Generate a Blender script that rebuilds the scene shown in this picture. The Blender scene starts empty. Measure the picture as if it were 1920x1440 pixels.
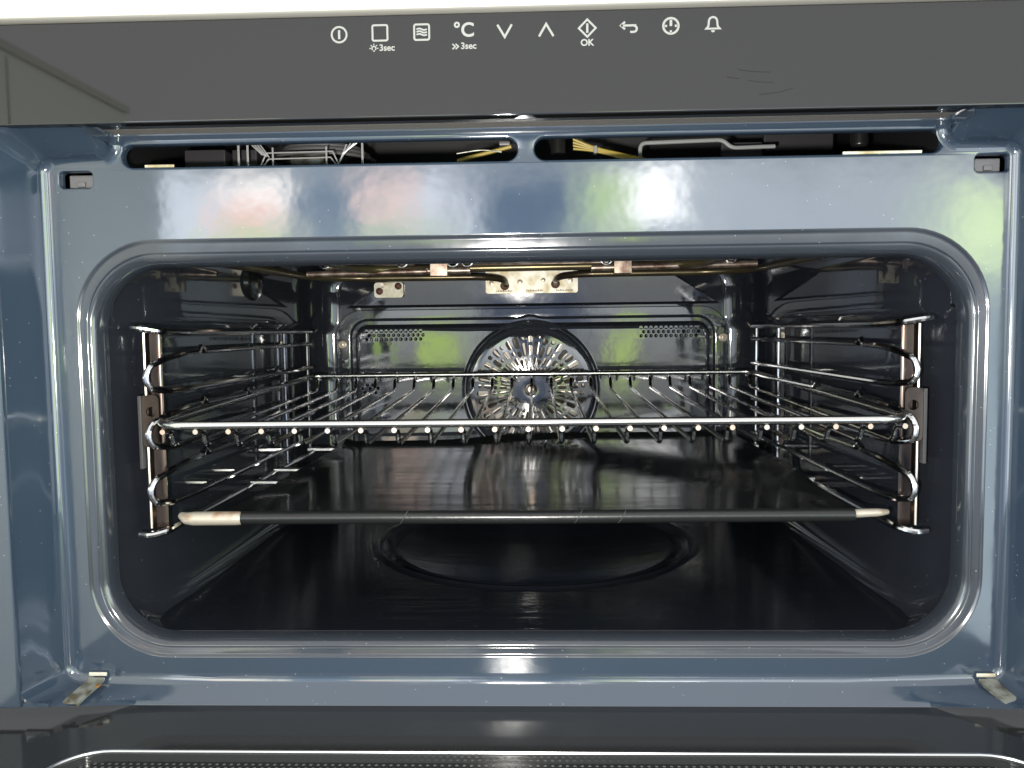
import bpy, bmesh, math, random
from mathutils import Vector, Matrix
from mathutils.geometry import tessellate_polygon
random.seed(7)
S = bpy.context.scene
COL = S.collection
PI = math.pi

# ------------------------------------------------------------------ camera
cam_d = bpy.data.cameras.new("camera")
cam = bpy.data.objects.new("camera", cam_d)
COL.objects.link(cam)
yaw, pitch, roll, FPX = -0.0314, -0.068, -0.0123, 1478.7
f = Vector((math.sin(yaw) * math.cos(pitch), math.cos(yaw) * math.cos(pitch), math.sin(pitch)))
r0 = Vector((math.cos(yaw), -math.sin(yaw), 0))
u0 = r0.cross(f)
r1 = r0 * math.cos(roll) + u0 * math.sin(roll)
u1 = -r0 * math.sin(roll) + u0 * math.cos(roll)
M = Matrix.Identity(4)
for i in range(3):
    M[i][0], M[i][1], M[i][2] = r1[i], u1[i], -f[i]
M.translation = Vector((0.0061, -0.434, 0.0024))
cam.matrix_world = M
cam_d.sensor_width = 36
cam_d.lens = 36 * FPX / 1920
cam_d.clip_start = 0.01
cam_d.clip_end = 200
S.camera = cam

# ------------------------------------------------------------------ world: a bright room with garden windows
W = bpy.data.worlds.new("World")
S.world = W
W.use_nodes = True
nt = W.node_tree
nt.nodes.clear()
N = nt.nodes
L = nt.links


def wmath(op, a, b=None, c=None):
    n = N.new("ShaderNodeMath")
    n.operation = op
    for k, v in enumerate((a, b, c)):
        if v is None:
            continue
        if isinstance(v, (int, float)):
            n.inputs[k].default_value = v
        else:
            L.new(v, n.inputs[k])
    return n.outputs[0]


tc = N.new("ShaderNodeTexCoord")
sep = N.new("ShaderNodeSeparateXYZ")
L.new(tc.outputs["Generated"], sep.inputs[0])
negy = wmath("MAXIMUM", wmath("MULTIPLY", sep.outputs[1], -1.0), 0.02)
uu = wmath("DIVIDE", sep.outputs[0], negy)
vv = wmath("DIVIDE", sep.outputs[2], negy)
nz = N.new("ShaderNodeTexNoise")
nz.inputs["Scale"].default_value = 9
nz.inputs["Detail"].default_value = 4
L.new(tc.outputs["Generated"], nz.inputs["Vector"])
wob = N.new("ShaderNodeSeparateColor")
L.new(nz.outputs["Color"], wob.inputs[0])
uu = wmath("ADD", uu, wmath("MULTIPLY_ADD", wob.outputs[0], 0.07, -0.035))
vv = wmath("ADD", vv, wmath("MULTIPLY_ADD", wob.outputs[1], 0.03, -0.015))


def smooth(x, a, b):
    n = N.new("ShaderNodeMapRange")
    n.interpolation_type = "SMOOTHSTEP"
    L.new(x, n.inputs[0])
    n.inputs[1].default_value = a
    n.inputs[2].default_value = b
    return n.outputs[0]


ramp = N.new("ShaderNodeValToRGB")
L.new(wmath("MULTIPLY_ADD", vv, 0.5, 0.5), ramp.inputs[0])
els = ramp.color_ramp.elements
KEYS = [(-1.0, (.5, .5, .52)), (-.45, (.6, .64, .7)), (-.16, (.95, 1.0, 1.08)), (-.04, (1.5, 1.55, 1.55)),
        (.08, (3.5, 3.75, 4.0)), (.195, (3.9, 4.1, 4.3)), (.24, (1.30, 1.31, 1.32)), (1.0, (1.30, 1.30, 1.29))]
while len(els) < len(KEYS):
    els.new(0.5)
for e, (p, c) in zip(els, KEYS):
    e.position = p * .5 + .5
    e.color = (*[x / 4 for x in c], 1)
mixn = N.new("ShaderNodeVectorMath")
mixn.operation = "SCALE"
L.new(ramp.outputs[0], mixn.inputs[0])
mixn.inputs["Scale"].default_value = 4.0
acc = mixn.outputs[0]


def patch(u0, u1, v0, v1, su, sv, rgb):
    """a pane of the window wall, a curtain, a piece of garden or an added glow: replaces what lies behind it"""
    global acc
    m = wmath("MULTIPLY", smooth(uu, u0 - su, u0 + su), smooth(uu, u1 + su, u1 - su))
    m = wmath("MULTIPLY", m, wmath("MULTIPLY", smooth(vv, v0 - sv, v0 + sv), smooth(vv, v1 + sv, v1 - sv)))
    n = N.new("ShaderNodeMix")
    n.data_type = "VECTOR"
    L.new(m, n.inputs[0])
    L.new(acc, n.inputs[4])
    n.inputs[5].default_value = rgb
    acc = n.outputs[1]


patch(-.66, -.49, .03, .205, .03, .02, (6.6, 7.3, 7.4))       # pale wall beside the windows
patch(-.49, -.40, .02, .20, .015, .02, (6.2, 6.7, 7.3))
patch(-.40, -.31, .05, .20, .02, .015, (12., 11.4, 10.6))      # window with sky
patch(-.41, -.33, .10, .165, .02, .02, (9., 5.6, 4.6))       # red roof outside
patch(-.42, -.28, .09, .13, .02, .012, (4.6, 6.2, 2.6))
patch(-.31, -.215, -.3, .21, .015, .03, (1.2, 1.5, 1.9))    # dark frame
patch(-.21, -.14, .10, .20, .015, .015, (8.4, 6.0, 5.2))
patch(-.14, -.075, .08, .20, .015, .015, (7.0, 7.2, 8.0))
patch(-.22, -.10, .095, .13, .02, .012, (4.2, 5.4, 3.0))
patch(-.145, -.10, -.06, .01, .016, .02, (3.4, 4.7, 1.3))
patch(-.10, -.075, -.04, .02, .012, .02, (2.6, 2.8, 2.6))      # lawn
patch(-.22, -.185, -.05, .00, .01, .015, (2.3, 3.4, .9))
patch(-.075, .06, -.6, .205, .03, .03, (.45, .6, .95))        # photographer
patch(.06, .13, .10, .20, .015, .015, (4.2, 5.4, 2.2))
patch(.115, .185, .13, .205, .02, .015, (13., 13., 13.))
patch(.185, .24, .08, .20, .02, .02, (4.0, 4.2, 4.4))
patch(.098, .138, -.075, .005, .014, .02, (3.6, 4.8, 1.5))
patch(.50, .66, .05, .175, .04, .03, (7.0, 8.6, 4.8))         # garden at the right
patch(-.80, -.44, -.42, .05, .05, .06, (2.5, 2.9, 3.4))  # added glow without a known source, brightens the left side of the frame
patch(.46, .80, -.42, .05, .05, .06, (2.7, 3.2, 3.4))  # same added glow for the right side of the frame
patch(.64, .9, -.1, .20, .04, .03, (2.8, 3.4, 4.2))
patch(.95, 1.6, -.3, .4, .05, .05, (5.4, 7.2, 3.6))
patch(1.6, 3.5, -.5, .8, .1, .1, (5.0, 5.4, 6.0))
patch(-1.7, -.9, -.4, .5, .08, .08, (5.0, 5.8, 6.4))
patch(-3.5, -2.2, -.5, .8, .1, .1, (5.0, 6.2, 4.2))
back = smooth(sep.outputs[1], .05, -.02)
fin = N.new("ShaderNodeMix")
fin.data_type = "VECTOR"
L.new(back, fin.inputs[0])
fin.inputs[4].default_value = (.45, .46, .48)
L.new(acc, fin.inputs[5])
bg = N.new("ShaderNodeBackground")
bg.inputs["Strength"].default_value = 1.0
L.new(fin.outputs[1], bg.inputs["Color"])
wo = N.new("ShaderNodeOutputWorld")
L.new(bg.outputs[0], wo.inputs[0])

# ------------------------------------------------------------------ the phone's flash
fl = bpy.data.lights.new("phone_flash", "AREA")
fl.shape = "DISK"
fl.size = 0.016
fl.energy = 3.3
fl.color = (1.0, .965, .90)
flo = bpy.data.objects.new("phone_flash", fl)
COL.objects.link(flo)
MF = M.copy()
MF.translation = M.translation + r1 * (-0.030) + u1 * (-0.024) - f * 0.002
flo.matrix_world = MF

S.view_settings.view_transform = "Standard"
S.view_settings.look = "None"
S.view_settings.exposure = 0.0
S.view_settings.gamma = 1.0
S.cycles.use_denoising = True
S.cycles.max_bounces = 10
S.cycles.glossy_bounces = 8
S.cycles.sample_clamp_indirect = 6.0


# ------------------------------------------------------------------ materials
def mat(name, base, rough=.3, metal=0.0, ior=1.5, coat=0.0, spec=None):
    m = bpy.data.materials.new(name)
    m.use_nodes = True
    b = m.node_tree.nodes["Principled BSDF"]
    b.inputs["Base Color"].default_value = (*base, 1)
    b.inputs["Roughness"].default_value = rough
    b.inputs["Metallic"].default_value = metal
    b.inputs["IOR"].default_value = ior
    b.inputs["Coat Weight"].default_value = coat
    return m


def nd(m, kind):
    return m.node_tree.nodes.new(kind)


def obj_coords(m, scale=None):
    t = nd(m, "ShaderNodeTexCoord")
    if scale is None:
        return t.outputs["Object"]
    mp = nd(m, "ShaderNodeMapping")
    mp.inputs["Scale"].default_value = scale
    m.node_tree.links.new(t.outputs["Object"], mp.inputs[0])
    return mp.outputs[0]


def noise(m, scale, detail=3, vec=None, rough=.5):
    n = nd(m, "ShaderNodeTexNoise")
    n.inputs["Scale"].default_value = scale
    n.inputs["Detail"].default_value = detail
    n.inputs["Roughness"].default_value = rough
    m.node_tree.links.new(vec or obj_coords(m), n.inputs["Vector"])
    return n.outputs["Fac"]


def rng(m, x, a, b, c, d):
    n = nd(m, "ShaderNodeMapRange")
    m.node_tree.links.new(x, n.inputs[0])
    for k, v in enumerate((a, b, c, d)):
        n.inputs[k + 1].default_value = v
    return n.outputs[0]


def bsdf(m):
    return m.node_tree.nodes["Principled BSDF"]


def bump(m, height, dist, strength=1.0):
    n = nd(m, "ShaderNodeBump")
    n.inputs["Distance"].default_value = dist
    n.inputs["Strength"].default_value = strength
    m.node_tree.links.new(height, n.inputs["Height"])
    m.node_tree.links.new(n.outputs[0], bsdf(m).inputs["Normal"])


def mixcol(m, fac, a, b):
    n = nd(m, "ShaderNodeMix")
    n.data_type = "RGBA"
    m.node_tree.links.new(fac, n.inputs[0])
    for k, v in ((6, a), (7, b)):
        if isinstance(v, tuple):
            n.inputs[k].default_value = (*v, 1)
        else:
            m.node_tree.links.new(v, n.inputs[k])
    return n.outputs[2]


def math_m(m, op, a, b):
    n = nd(m, "ShaderNodeMath")
    n.operation = op
    for k, v in enumerate((a, b)):
        if isinstance(v, (int, float)):
            n.inputs[k].default_value = v
        else:
            m.node_tree.links.new(v, n.inputs[k])
    return n.outputs[0]


def specks(m, scale, keep, size):
    """tiny pale specks scattered in the enamel: 0..1 mask"""
    v = nd(m, "ShaderNodeTexVoronoi")
    v.inputs["Scale"].default_value = scale
    m.node_tree.links.new(obj_coords(m), v.inputs["Vector"])
    d = rng(m, v.outputs["Distance"], size, size * .4, 0, 1)
    s = nd(m, "ShaderNodeSeparateColor")
    m.node_tree.links.new(v.outputs["Color"], s.inputs[0])
    k = math_m(m, "LESS_THAN", s.outputs[0], keep)
    return math_m(m, "MULTIPLY", d, k)


def enamel(name, base, ior, sp, wav, rough=.06):
    m = mat(name, base, rough, 0, ior)
    k = specks(m, 420, .10 * sp, .15)
    k2 = specks(m, 190, .07 * sp, .09)
    k = math_m(m, "MAXIMUM", k, k2)
    m.node_tree.links.new(mixcol(m, k, base, (.22, .26, .31)), bsdf(m).inputs["Base Color"])
    big = noise(m, 30, 3)
    fine = noise(m, 420, 2)
    hgt = math_m(m, "ADD", big, math_m(m, "MULTIPLY", fine, .012))
    bump(m, hgt, wav)
    m.node_tree.links.new(rng(m, noise(m, 22, 4), .35, .7, rough * .7, rough * 1.9), bsdf(m).inputs["Roughness"])
    return m


M_FRAME = enamel("blue_grey_enamel", (.029, .044, .067), 1.85, .8, .00020, .085)
M_CAV = enamel("dark_cavity_enamel", (.0165, .0185, .0245), 1.7, .25, .00009, .045)
M_BACK = enamel("dark_back_enamel", (.022, .025, .031), 1.85, .2, .00016, .05)
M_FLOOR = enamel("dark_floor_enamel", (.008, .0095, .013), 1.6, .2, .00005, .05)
def smear(m, sc, dist):
    bump(m, noise(m, 1.0, 3, obj_coords(m, sc)), dist)


smear(M_FLOOR, (6, 1400, 1), .00007)
M_RIM = enamel("rim_enamel_reflected_grey", (.026, .031, .040), 1.75, .6, .0002, .11)  # grey reflections on the rim are put into its enamel colour

M_GLASS = mat("panel_glass", (.013, .013, .013), .03, 0, 1.6)
sm = noise(M_GLASS, 26, 5)
M_GLASS.node_tree.links.new(rng(M_GLASS, sm, .3, .75, .02, .07), bsdf(M_GLASS).inputs["Roughness"])
M_PRINT = mat("pale_print", (.27, .27, .255), .5)
M_EDGE = mat("black_gap", (.012, .012, .013), .35)
M_DOOR = mat("door_dark_glass", (.022, .023, .024), .09, 0, 1.6)
M_DOORG = mat("door_window_glass", (.012, .013, .014), .05, 0, 1.5)
M_MESHD = mat("door_mesh_dot", (.09, .09, .09), .4)
M_TRIM = mat("brushed_trim", (.66, .67, .68), .28, 1.0)
M_WHITE = mat("white_worktop", (.52, .505, .455), .35)
M_CAB = mat("grey_cabinet_front", (.84, .84, .80), .45)

M_CHROME = mat("chrome_wire", (.50, .50, .51), .12, 1.0)
cn = noise(M_CHROME, 60, 4)
M_CHROME.node_tree.links.new(mixcol(M_CHROME, rng(M_CHROME, cn, .45, .72, 0, 1), (.56, .56, .57), (.30, .23, .19)),
                             bsdf(M_CHROME).inputs["Base Color"])
M_RAIL = mat("dark_chrome_wire", (.66, .66, .67), .12, 1.0)
M_ROD = mat("rack_rod_steel", (.66, .65, .63), .20, 1.0)
M_WEND = mat("cut_wire_end", (.60, .46, .36), .5, .3)
oi = nd(M_WEND, "ShaderNodeObjectInfo")
M_WEND.node_tree.links.new(mixcol(M_WEND, oi.outputs["Random"], (.40, .38, .35), (.42, .30, .23)), bsdf(M_WEND).inputs["Base Color"])
M_BROWN = mat("heat_tinted_steel", (.15, .085, .06), .22, .9)
bn = noise(M_BROWN, 45, 5, obj_coords(M_BROWN, (1.2, 1.2, .35)))
M_BROWN.node_tree.links.new(mixcol(M_BROWN, rng(M_BROWN, bn, .38, .62, 0, 1), (.014, .012, .012), (.075, .055, .046)),
                            bsdf(M_BROWN).inputs["Base Color"])
M_EDGEST = mat("edge_highlight_and_probe_steel", (.80, .74, .66), .33, .9)  # highlight on the post edge put into the colour; also the probe's steel
M_PLATE = mat("terminal_plate_steel", (.62, .58, .47), .42, .35)
pn = noise(M_PLATE, 90, 5)
M_PLATE.node_tree.links.new(mixcol(M_PLATE, rng(M_PLATE, pn, .42, .68, 0, 1), (.68, .65, .55), (.40, .33, .18)),
                            bsdf(M_PLATE).inputs["Base Color"])
M_ELEM = mat("element_tube", (.20, .17, .10), .28, .75)
en = noise(M_ELEM, 25, 4)
M_ELEM.node_tree.links.new(mixcol(M_ELEM, rng(M_ELEM, en, .35, .65, 0, 1), (.20, .17, .085), (.10, .075, .05)),
                           bsdf(M_ELEM).inputs["Base Color"])
M_COPPER = mat("tinted_clip_steel", (.44, .33, .26), .32, .85)
cpn = noise(M_COPPER, 120, 4)
M_COPPER.node_tree.links.new(mixcol(M_COPPER, rng(M_COPPER, cpn, .4, .65, 0, 1), (.55, .45, .36), (.20, .12, .09)),
                             bsdf(M_COPPER).inputs["Base Color"])
M_RUST = mat("rusty_screw", (.10, .035, .022), .6, .3)
M_SCREW = mat("screw_brass", (.50, .43, .34), .35, .8)
M_FAN = mat("bright_fan_steel", (.84, .80, .74), .38, .55)
fn = noise(M_FAN, 70, 3)
M_FAN.node_tree.links.new(mixcol(M_FAN, rng(M_FAN, fn, .40, .64, 0, 1), (.90, .87, .82), (.45, .36, .26)),
                          bsdf(M_FAN).inputs["Base Color"])
M_FANBACK = mat("fan_back_shaded_steel", (.20, .185, .165), .4, .6)  # dark gaps between the blades are put into the plate's colour
M_TRAY = mat("black_tray_enamel", (.007, .0075, .0075), .16, 0, 1.42)
M_TRAY.node_tree.links.new(rng(M_TRAY, noise(M_TRAY, 16, 5), .3, .7, .08, .18), bsdf(M_TRAY).inputs["Roughness"])
ta = noise(M_TRAY, 1.0, 3, obj_coords(M_TRAY, (6, 60, 1)))
tb = noise(M_TRAY, 11, 3)
bump(M_TRAY, math_m(M_TRAY, 'ADD', math_m(M_TRAY, 'MULTIPLY', ta, .30), tb), .0006)
M_LIP = mat("black_tray_lip", (.011, .0115, .012), .27, 0, 1.5)
bump(M_LIP, noise(M_LIP, 500, 2), .00008)
M_BARE = mat("bare_tray_steel", (.66, .58, .49), .42, .45)
ba = noise(M_BARE, 75, 5)
M_BARE.node_tree.links.new(mixcol(M_BARE, rng(M_BARE, ba, .48, .66, 0, 1), (.50, .45, .38), (.34, .17, .085)),
                           bsdf(M_BARE).inputs["Base Color"])
M_INSIDE = mat("dark_chassis", (.010, .010, .011), .55)
M_BRACK = mat("bracket_grey", (.34, .35, .35), .5, .2)
M_GUARD = mat("guard_wire", (.50, .50, .50), .4, .3)
M_INSIDE2 = mat("dark_baffle", (.035, .033, .036), .4)
M_INGREY = mat("chassis_steel", (.16, .155, .16), .5, .4)
M_GALV = mat("galvanised_steel", (.50, .51, .46), .45, .7)
gn = noise(M_GALV, 160, 5)
M_GALV.node_tree.links.new(mixcol(M_GALV, rng(M_GALV, gn, .42, .64, 0, 1), (.40, .42, .37), (.16, .14, .10)),
                           bsdf(M_GALV).inputs["Base Color"])
M_RUSTY = mat("rust_patch", (.20, .095, .035), .7)
M_YELLOW = mat("yellow_wire", (.38, .28, .04), .45)
M_STRIP = mat("rough_gasket_strip", (.16, .15, .135), .75)
bump(M_STRIP, noise(M_STRIP, 900, 3), .0006)
M_SCRATCH = mat("lip_scratch", (.05, .05, .05), .4)
M_BLACKPL = mat("black_plastic", (.012, .012, .012), .25)


# ------------------------------------------------------------------ mesh helpers
def link(name, bm, m, parent=None, smooth_deg=35):
    me = bpy.data.meshes.new(name)
    bmesh.ops.remove_doubles(bm, verts=bm.verts, dist=1e-7)
    bm.normal_update()
    bm.to_mesh(me)
    bm.free()
    for p in me.polygons:
        p.use_smooth = True
    me.set_sharp_from_angle(angle=math.radians(smooth_deg))
    mats = m if isinstance(m, (list, tuple)) else [m]
    for x in mats:
        me.materials.append(x)
    o = bpy.data.objects.new(name, me)
    COL.objects.link(o)
    wn = o.modifiers.new("even_normals", "WEIGHTED_NORMAL")
    wn.mode = "FACE_AREA"
    wn.weight = 60
    wn.keep_sharp = True
    if parent is not None:
        o.parent = parent
    return o


def thing(name, label, cat, group=None):
    o = bpy.data.objects.new(name, None)
    COL.objects.link(o)
    o.empty_display_size = .02
    o["label"] = label
    o["category"] = cat
    if group:
        o["group"] = group
    return o


def fillet(pts, rad, n=5):
    """round the inner corners of a polyline"""
    pts = [Vector(p) for p in pts]
    out = [pts[0]]
    for i in range(1, len(pts) - 1):
        a, b, c = pts[i - 1], pts[i], pts[i + 1]
        d1, d2 = (a - b), (c - b)
        r = min(rad, d1.length * .48, d2.length * .48)
        p, q = b + d1.normalized() * r, b + d2.normalized() * r
        for k in range(n + 1):
            t = k / n
            out.append(p * (1 - t) ** 2 + b * 2 * t * (1 - t) + q * t * t)
    out.append(pts[-1])
    return out


def tube(bm, pts, rad, seg=10, rads=None, closed=False, mi=0):
    pts = [Vector(p) for p in pts]
    n = len(pts)
    rings = []
    nrm = None
    for i in range(n):
        if closed:
            t = (pts[(i + 1) % n] - pts[i - 1]).normalized()
        elif i == 0:
            t = (pts[1] - pts[0]).normalized()
        elif i == n - 1:
            t = (pts[-1] - pts[-2]).normalized()
        else:
            t = ((pts[i + 1] - pts[i]).normalized() + (pts[i] - pts[i - 1]).normalized()).normalized()
        if nrm is None:
            nrm = t.orthogonal().normalized()
        nrm = (nrm - t * nrm.dot(t)).normalized()
        b = t.cross(nrm)
        rr_ = rads[i] if rads else rad
        rings.append([bm.verts.new(pts[i] + (nrm * math.cos(a) + b * math.sin(a)) * rr_)
                      for a in [2 * PI * k / seg for k in range(seg)]])
    for i in range(n if closed else n - 1):
        A, B = rings[i], rings[(i + 1) % n]
        for k in range(seg):
            fc = bm.faces.new((A[k], A[(k + 1) % seg], B[(k + 1) % seg], B[k]))
            fc.material_index = mi
    if not closed:
        bm.faces.new(rings[0][::-1]).material_index = mi
        bm.faces.new(rings[-1]).material_index = mi


def box(bm, lo, hi, bev=0.0, mi=0):
    x0, y0, z0 = lo
    x1, y1, z1 = hi
    vs = [bm.verts.new(p) for p in ((x0, y0, z0), (x1, y0, z0), (x1, y1, z0), (x0, y1, z0),
                                    (x0, y0, z1), (x1, y0, z1), (x1, y1, z1), (x0, y1, z1))]
    fs = [bm.faces.new([vs[i] for i in q]) for q in
          ((0, 3, 2, 1), (4, 5, 6, 7), (0, 1, 5, 4), (1, 2, 6, 5), (2, 3, 7, 6), (3, 0, 4, 7))]
    for q in fs:
        q.material_index = mi
    if bev:
        es = list({e for q in fs for e in q.edges})
        bmesh.ops.bevel(bm, geom=es, offset=bev, segments=2, affect="EDGES", profile=.5)


def rrect(hw0, hw1, zb, zt, rad, n=8):
    """rounded rectangle in XZ, counter-clockwise seen from -Y"""
    out = []
    for cx, cz, a0 in ((hw1 - rad, zb + rad, -PI / 2), (hw1 - rad, zt - rad, 0),
                       (hw0 + rad, zt - rad, PI / 2), (hw0 + rad, zb + rad, PI)):
        for k in range(n + 1):
            a = a0 + PI / 2 * k / n
            out.append((cx + rad * math.cos(a), cz + rad * math.sin(a)))
    return out


def circ(cx, cz, r, n=24):
    return [(cx + r * math.cos(2 * PI * k / n), cz + r * math.sin(2 * PI * k / n)) for k in range(n)]


def loft(bm, loops, mi=0, closed=True):
    """loops: lists of 3D points of the same length"""
    R = [[bm.verts.new(p) for p in lp] for lp in loops]
    n = len(R[0])
    for A, B in zip(R, R[1:]):
        for k in range(n if closed else n - 1):
            q = (A[k], A[(k + 1) % n], B[(k + 1) % n], B[k])
            try:
                bm.faces.new(q).material_index = mi
            except ValueError:
                pass
    return R


def sheet(bm, outer, holes, y, mi=0):
    """flat face in an XZ plane with holes"""
    polys = [[Vector((x, z, 0)) for x, z in p] for p in [outer] + holes]
    flat = [p for q in polys for p in q]
    vs = [bm.verts.new((p.x, y, p.y)) for p in flat]
    for t in tessellate_polygon(polys):
        try:
            bm.faces.new([vs[i] for i in t]).material_index = mi
        except ValueError:
            pass


def at(loop, y):
    return [(x, y, z) for x, z in loop]


def lathe(bm, prof, cx, cz, n=40, mi=0, axis="Y"):
    """profile (r, y) turned about an axis parallel to Y through (cx, cz)"""
    loops = []
    for r, y in prof:
        loops.append([(cx + r * math.cos(2 * PI * k / n), y, cz + r * math.sin(2 * PI * k / n)) for k in range(n)])
    R = loft(bm, loops, mi)
    return R


def insetloop(loop, d):
    """offset a counter-clockwise loop inwards by d"""
    n = len(loop)
    out = []
    for i in range(n):
        a, b, c = Vector(loop[i - 1]), Vector(loop[i]), Vector(loop[(i + 1) % n])
        t1 = (b - a)
        t2 = (c - b)
        if t1.length < 1e-9:
            t1 = t2
        if t2.length < 1e-9:
            t2 = t1
        n1 = Vector((-t1.y, t1.x)).normalized()
        n2 = Vector((-t2.y, t2.x)).normalized()
        m = (n1 + n2)
        m = m.normalized() if m.length > 1e-9 else n1
        s = d / max(.5, m.dot(n1))
        out.append((b.x + m.x * s, b.y + m.y * s))
    return out


# ------------------------------------------------------------------ worktop above and counter at the left
bm = bmesh.new()
box(bm, (-.80, -.034, .1615), (.80, .56, .2015), .0025)
wt = link("worktop", bm, M_WHITE)
wt["label"] = "white worktop edge running above the dark control panel"
wt["category"] = "worktop"

kc = thing("kitchen_counter", "grey drawer cabinet with pale counter top mirrored in the left end of the control panel", "counter")
bm = bmesh.new()
box(bm, (-.95, -.3465, .2020), (-.360, -.036, .2080), .001)
link("counter_top", bm, M_WHITE, kc)
bm = bmesh.new()
box(bm, (-.95, -.345, -.70), (-.3640, -.037, .2015))
link("carcass", bm, M_CAB, kc)
for y0, y1 in ((-.3455, -.1812), (-.1788, -.0375)):
    bm = bmesh.new()
    box(bm, (-.3636, y0, -.69), (-.3618, y1, .1985), .0006)
    link("drawer_front", bm, M_CAB, kc)

# ------------------------------------------------------------------ the oven
oven = thing("built_in_oven", "built-in oven standing open with dark blue enamel frame and touch control panel", "oven")

# front frame: pan shaped enamel sheet with vents, latch slots and the mouth of the cavity
XL, XR, ZB, ZT, ZS = -.2660, .2635, -.1962, .1160, .0995
NX = .2245


def arc(cx, cz, r, a0, a1, n=6):
    return [(cx + r * math.cos(math.radians(a0 + (a1 - a0) * k / n)), cz + r * math.sin(math.radians(a0 + (a1 - a0) * k / n)))
            for k in range(n + 1)]


RC = .010
outline = []
outline += arc(XL + RC, ZB + RC, RC, 180, 270)
outline += [(XL + (XR - XL) * k / 12, ZB) for k in range(1, 12)]
outline += arc(XR - RC, ZB + RC, RC, 270, 360)
outline += [(XR, ZB + (ZS - ZB) * k / 8) for k in range(1, 8)]
outline += arc(XR - RC * .8, ZS - RC * .8, RC * .8, 0, 90)
outline += arc(NX + .007, ZS + .007, .007, 270, 180)
outline += arc(NX - .006, ZT - .006, .006, 0, 90)
outline += [(NX - .006 - (2 * NX - .012) * k / 12, ZT) for k in range(1, 12)]
outline += arc(-NX + .006, ZT - .006, .006, 90, 180)
outline += arc(-NX - .007, ZS + .007, .007, 360, 270)
outline += arc(XL + RC * .8, ZS - RC * .8, RC * .8, 90, 180)
outline += [(XL, ZS - (ZS - ZB) * k / 8) for k in range(1, 8)]


def pan_loop(inset, y, grow):
    lp = insetloop(outline, inset)
    out = []
    for (x, z), (ox, oz) in zip(lp, outline):
        gx = gz = 0
        if ox <= XL + RC or ox >= XR - RC:
            gx = math.copysign(.009 * grow, ox) * min(1, abs(abs(ox) - .2535) / .0105 if abs(ox) < .264 else 1)
        if oz > .08 and abs(ox) > NX:
            gz = .0125 * grow * min(1, max(0, (oz - .08) / (ZS - .08)))
        wb = max(0, min(1, (ZB + .0075 - oz) / .0075)) if abs(ox) < .262 else 0
        wb *= max(0, min(1, (.2540 - abs(ox)) / .020))
        g2 = min(1, max(0, -y / .028))
        yb_ = -.0100 * g2
        zb_ = (ZB if inset == 0 else z) - .0092 * g2
        if oz < ZB + RC:
            gz = -.0015 * grow
        out.append((x + gx * (1 - wb), y * (1 - wb) + yb_ * wb, (z + gz) * (1 - wb) + zb_ * wb))
    return out


bm = bmesh.new()
PR = .0050
loops = []
for k in range(7):
    a = PI / 2 * k / 6
    loops.append(pan_loop(PR * (1 - math.sin(a)), -PR * (1 - math.cos(a)), 0))
for y, g in ((-.012, .3), (-.021, .75), (-.028, 1.0)):
    loops.append(pan_loop(0, y, g))
# mouth
HW0, HW1, MZB, MZT = -.2505, .2505, -.1822, .0550
mouth = rrect(HW0, HW1, MZB, MZT, .045, 14)


def mouth_loop(s):
    return rrect(HW0 + s, HW1 - s, MZB + s * .98, MZT - s * 1.42, .045 - s * .9, 14)


vent_l = rrect(-.2205, -.0032, .0943, .1062, .0058, 7)
vent_r = rrect(.0062, .2235, .0943, .1062, .0058, 7)
lock_l = rrect(-.2558, -.2380, .0838, .0925, .0022, 5)
lock_r = rrect(.2408, .2588, .0838, .0925, .0022, 5)
holes = [vent_l, vent_r, lock_l, lock_r]
face_out = insetloop(outline, PR)
sheet(bm, face_out, [mouth] + [insetloop(h, -.0014) for h in holes], 0)
loft(bm, loops)
for h in holes:
    loft(bm, [at(insetloop(h, -.0014), 0), at(insetloop(h, -.0006), .0003), at(insetloop(h, -.0001), .0011), at(h, .0022), at(h, .005)])
frame = link("front_frame", bm, M_FRAME, oven, 30)

bm = bmesh.new()
prof = [(0, 0), (.0005, .0001), (.0010, .0005), (.0014, .0009), (.0020, .00105), (.0050, .00125), (.0054, .0016), (.0057, .0021), (.0061, .0021),
        (.0068, .0023), (.0078, .0031), (.0087, .0043), (.0094, .0058), (.0099, .0078), (.0102, .0098), (.0103, .0118), (.0103, .0142)]
loft(bm, [at(mouth_loop(s), y) for s, y in prof])
# seams in the rim where the upper flange meets the lower one
link("mouth_rim", bm, M_RIM, oven, 50)

# rough strip and dark gap under the panel
bm = bmesh.new()
box(bm, (-.2245, -.0110, .1118), (.2245, .002, .1150), .0006)
link("gasket_strip", bm, M_STRIP, oven)

# outer flange behind the panel and along the sides
bm = bmesh.new()
box(bm, (-.2975, -.0295, -.1985), (-.2745, -.0245, .1235), .0015)
box(bm, (-.2742, -.0275, -.1984), (-.2600, -.0245, -.1962), .0)
link("side_flange", bm, M_FRAME, oven)
bm = bmesh.new()
box(bm, (.2725, -.0295, -.1985), (.2975, -.0245, .1235), .0015)
box(bm, (.2580, -.0275, -.1984), (.2722, -.0245, -.1962), .0)
link("side_flange", bm, M_FRAME, oven)

# control panel
bm = bmesh.new()
box(bm, (-.2975, -.030, .1102), (.2975, -.0225, .1606), .0008)
panel = link("control_panel", bm, M_GLASS, oven)
bm = bmesh.new()
box(bm, (-.296, -.0222, .1120), (.296, .004, .1600), .0005)
link("panel_housing", bm, M_EDGE, oven)

YI = -.03012


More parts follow.
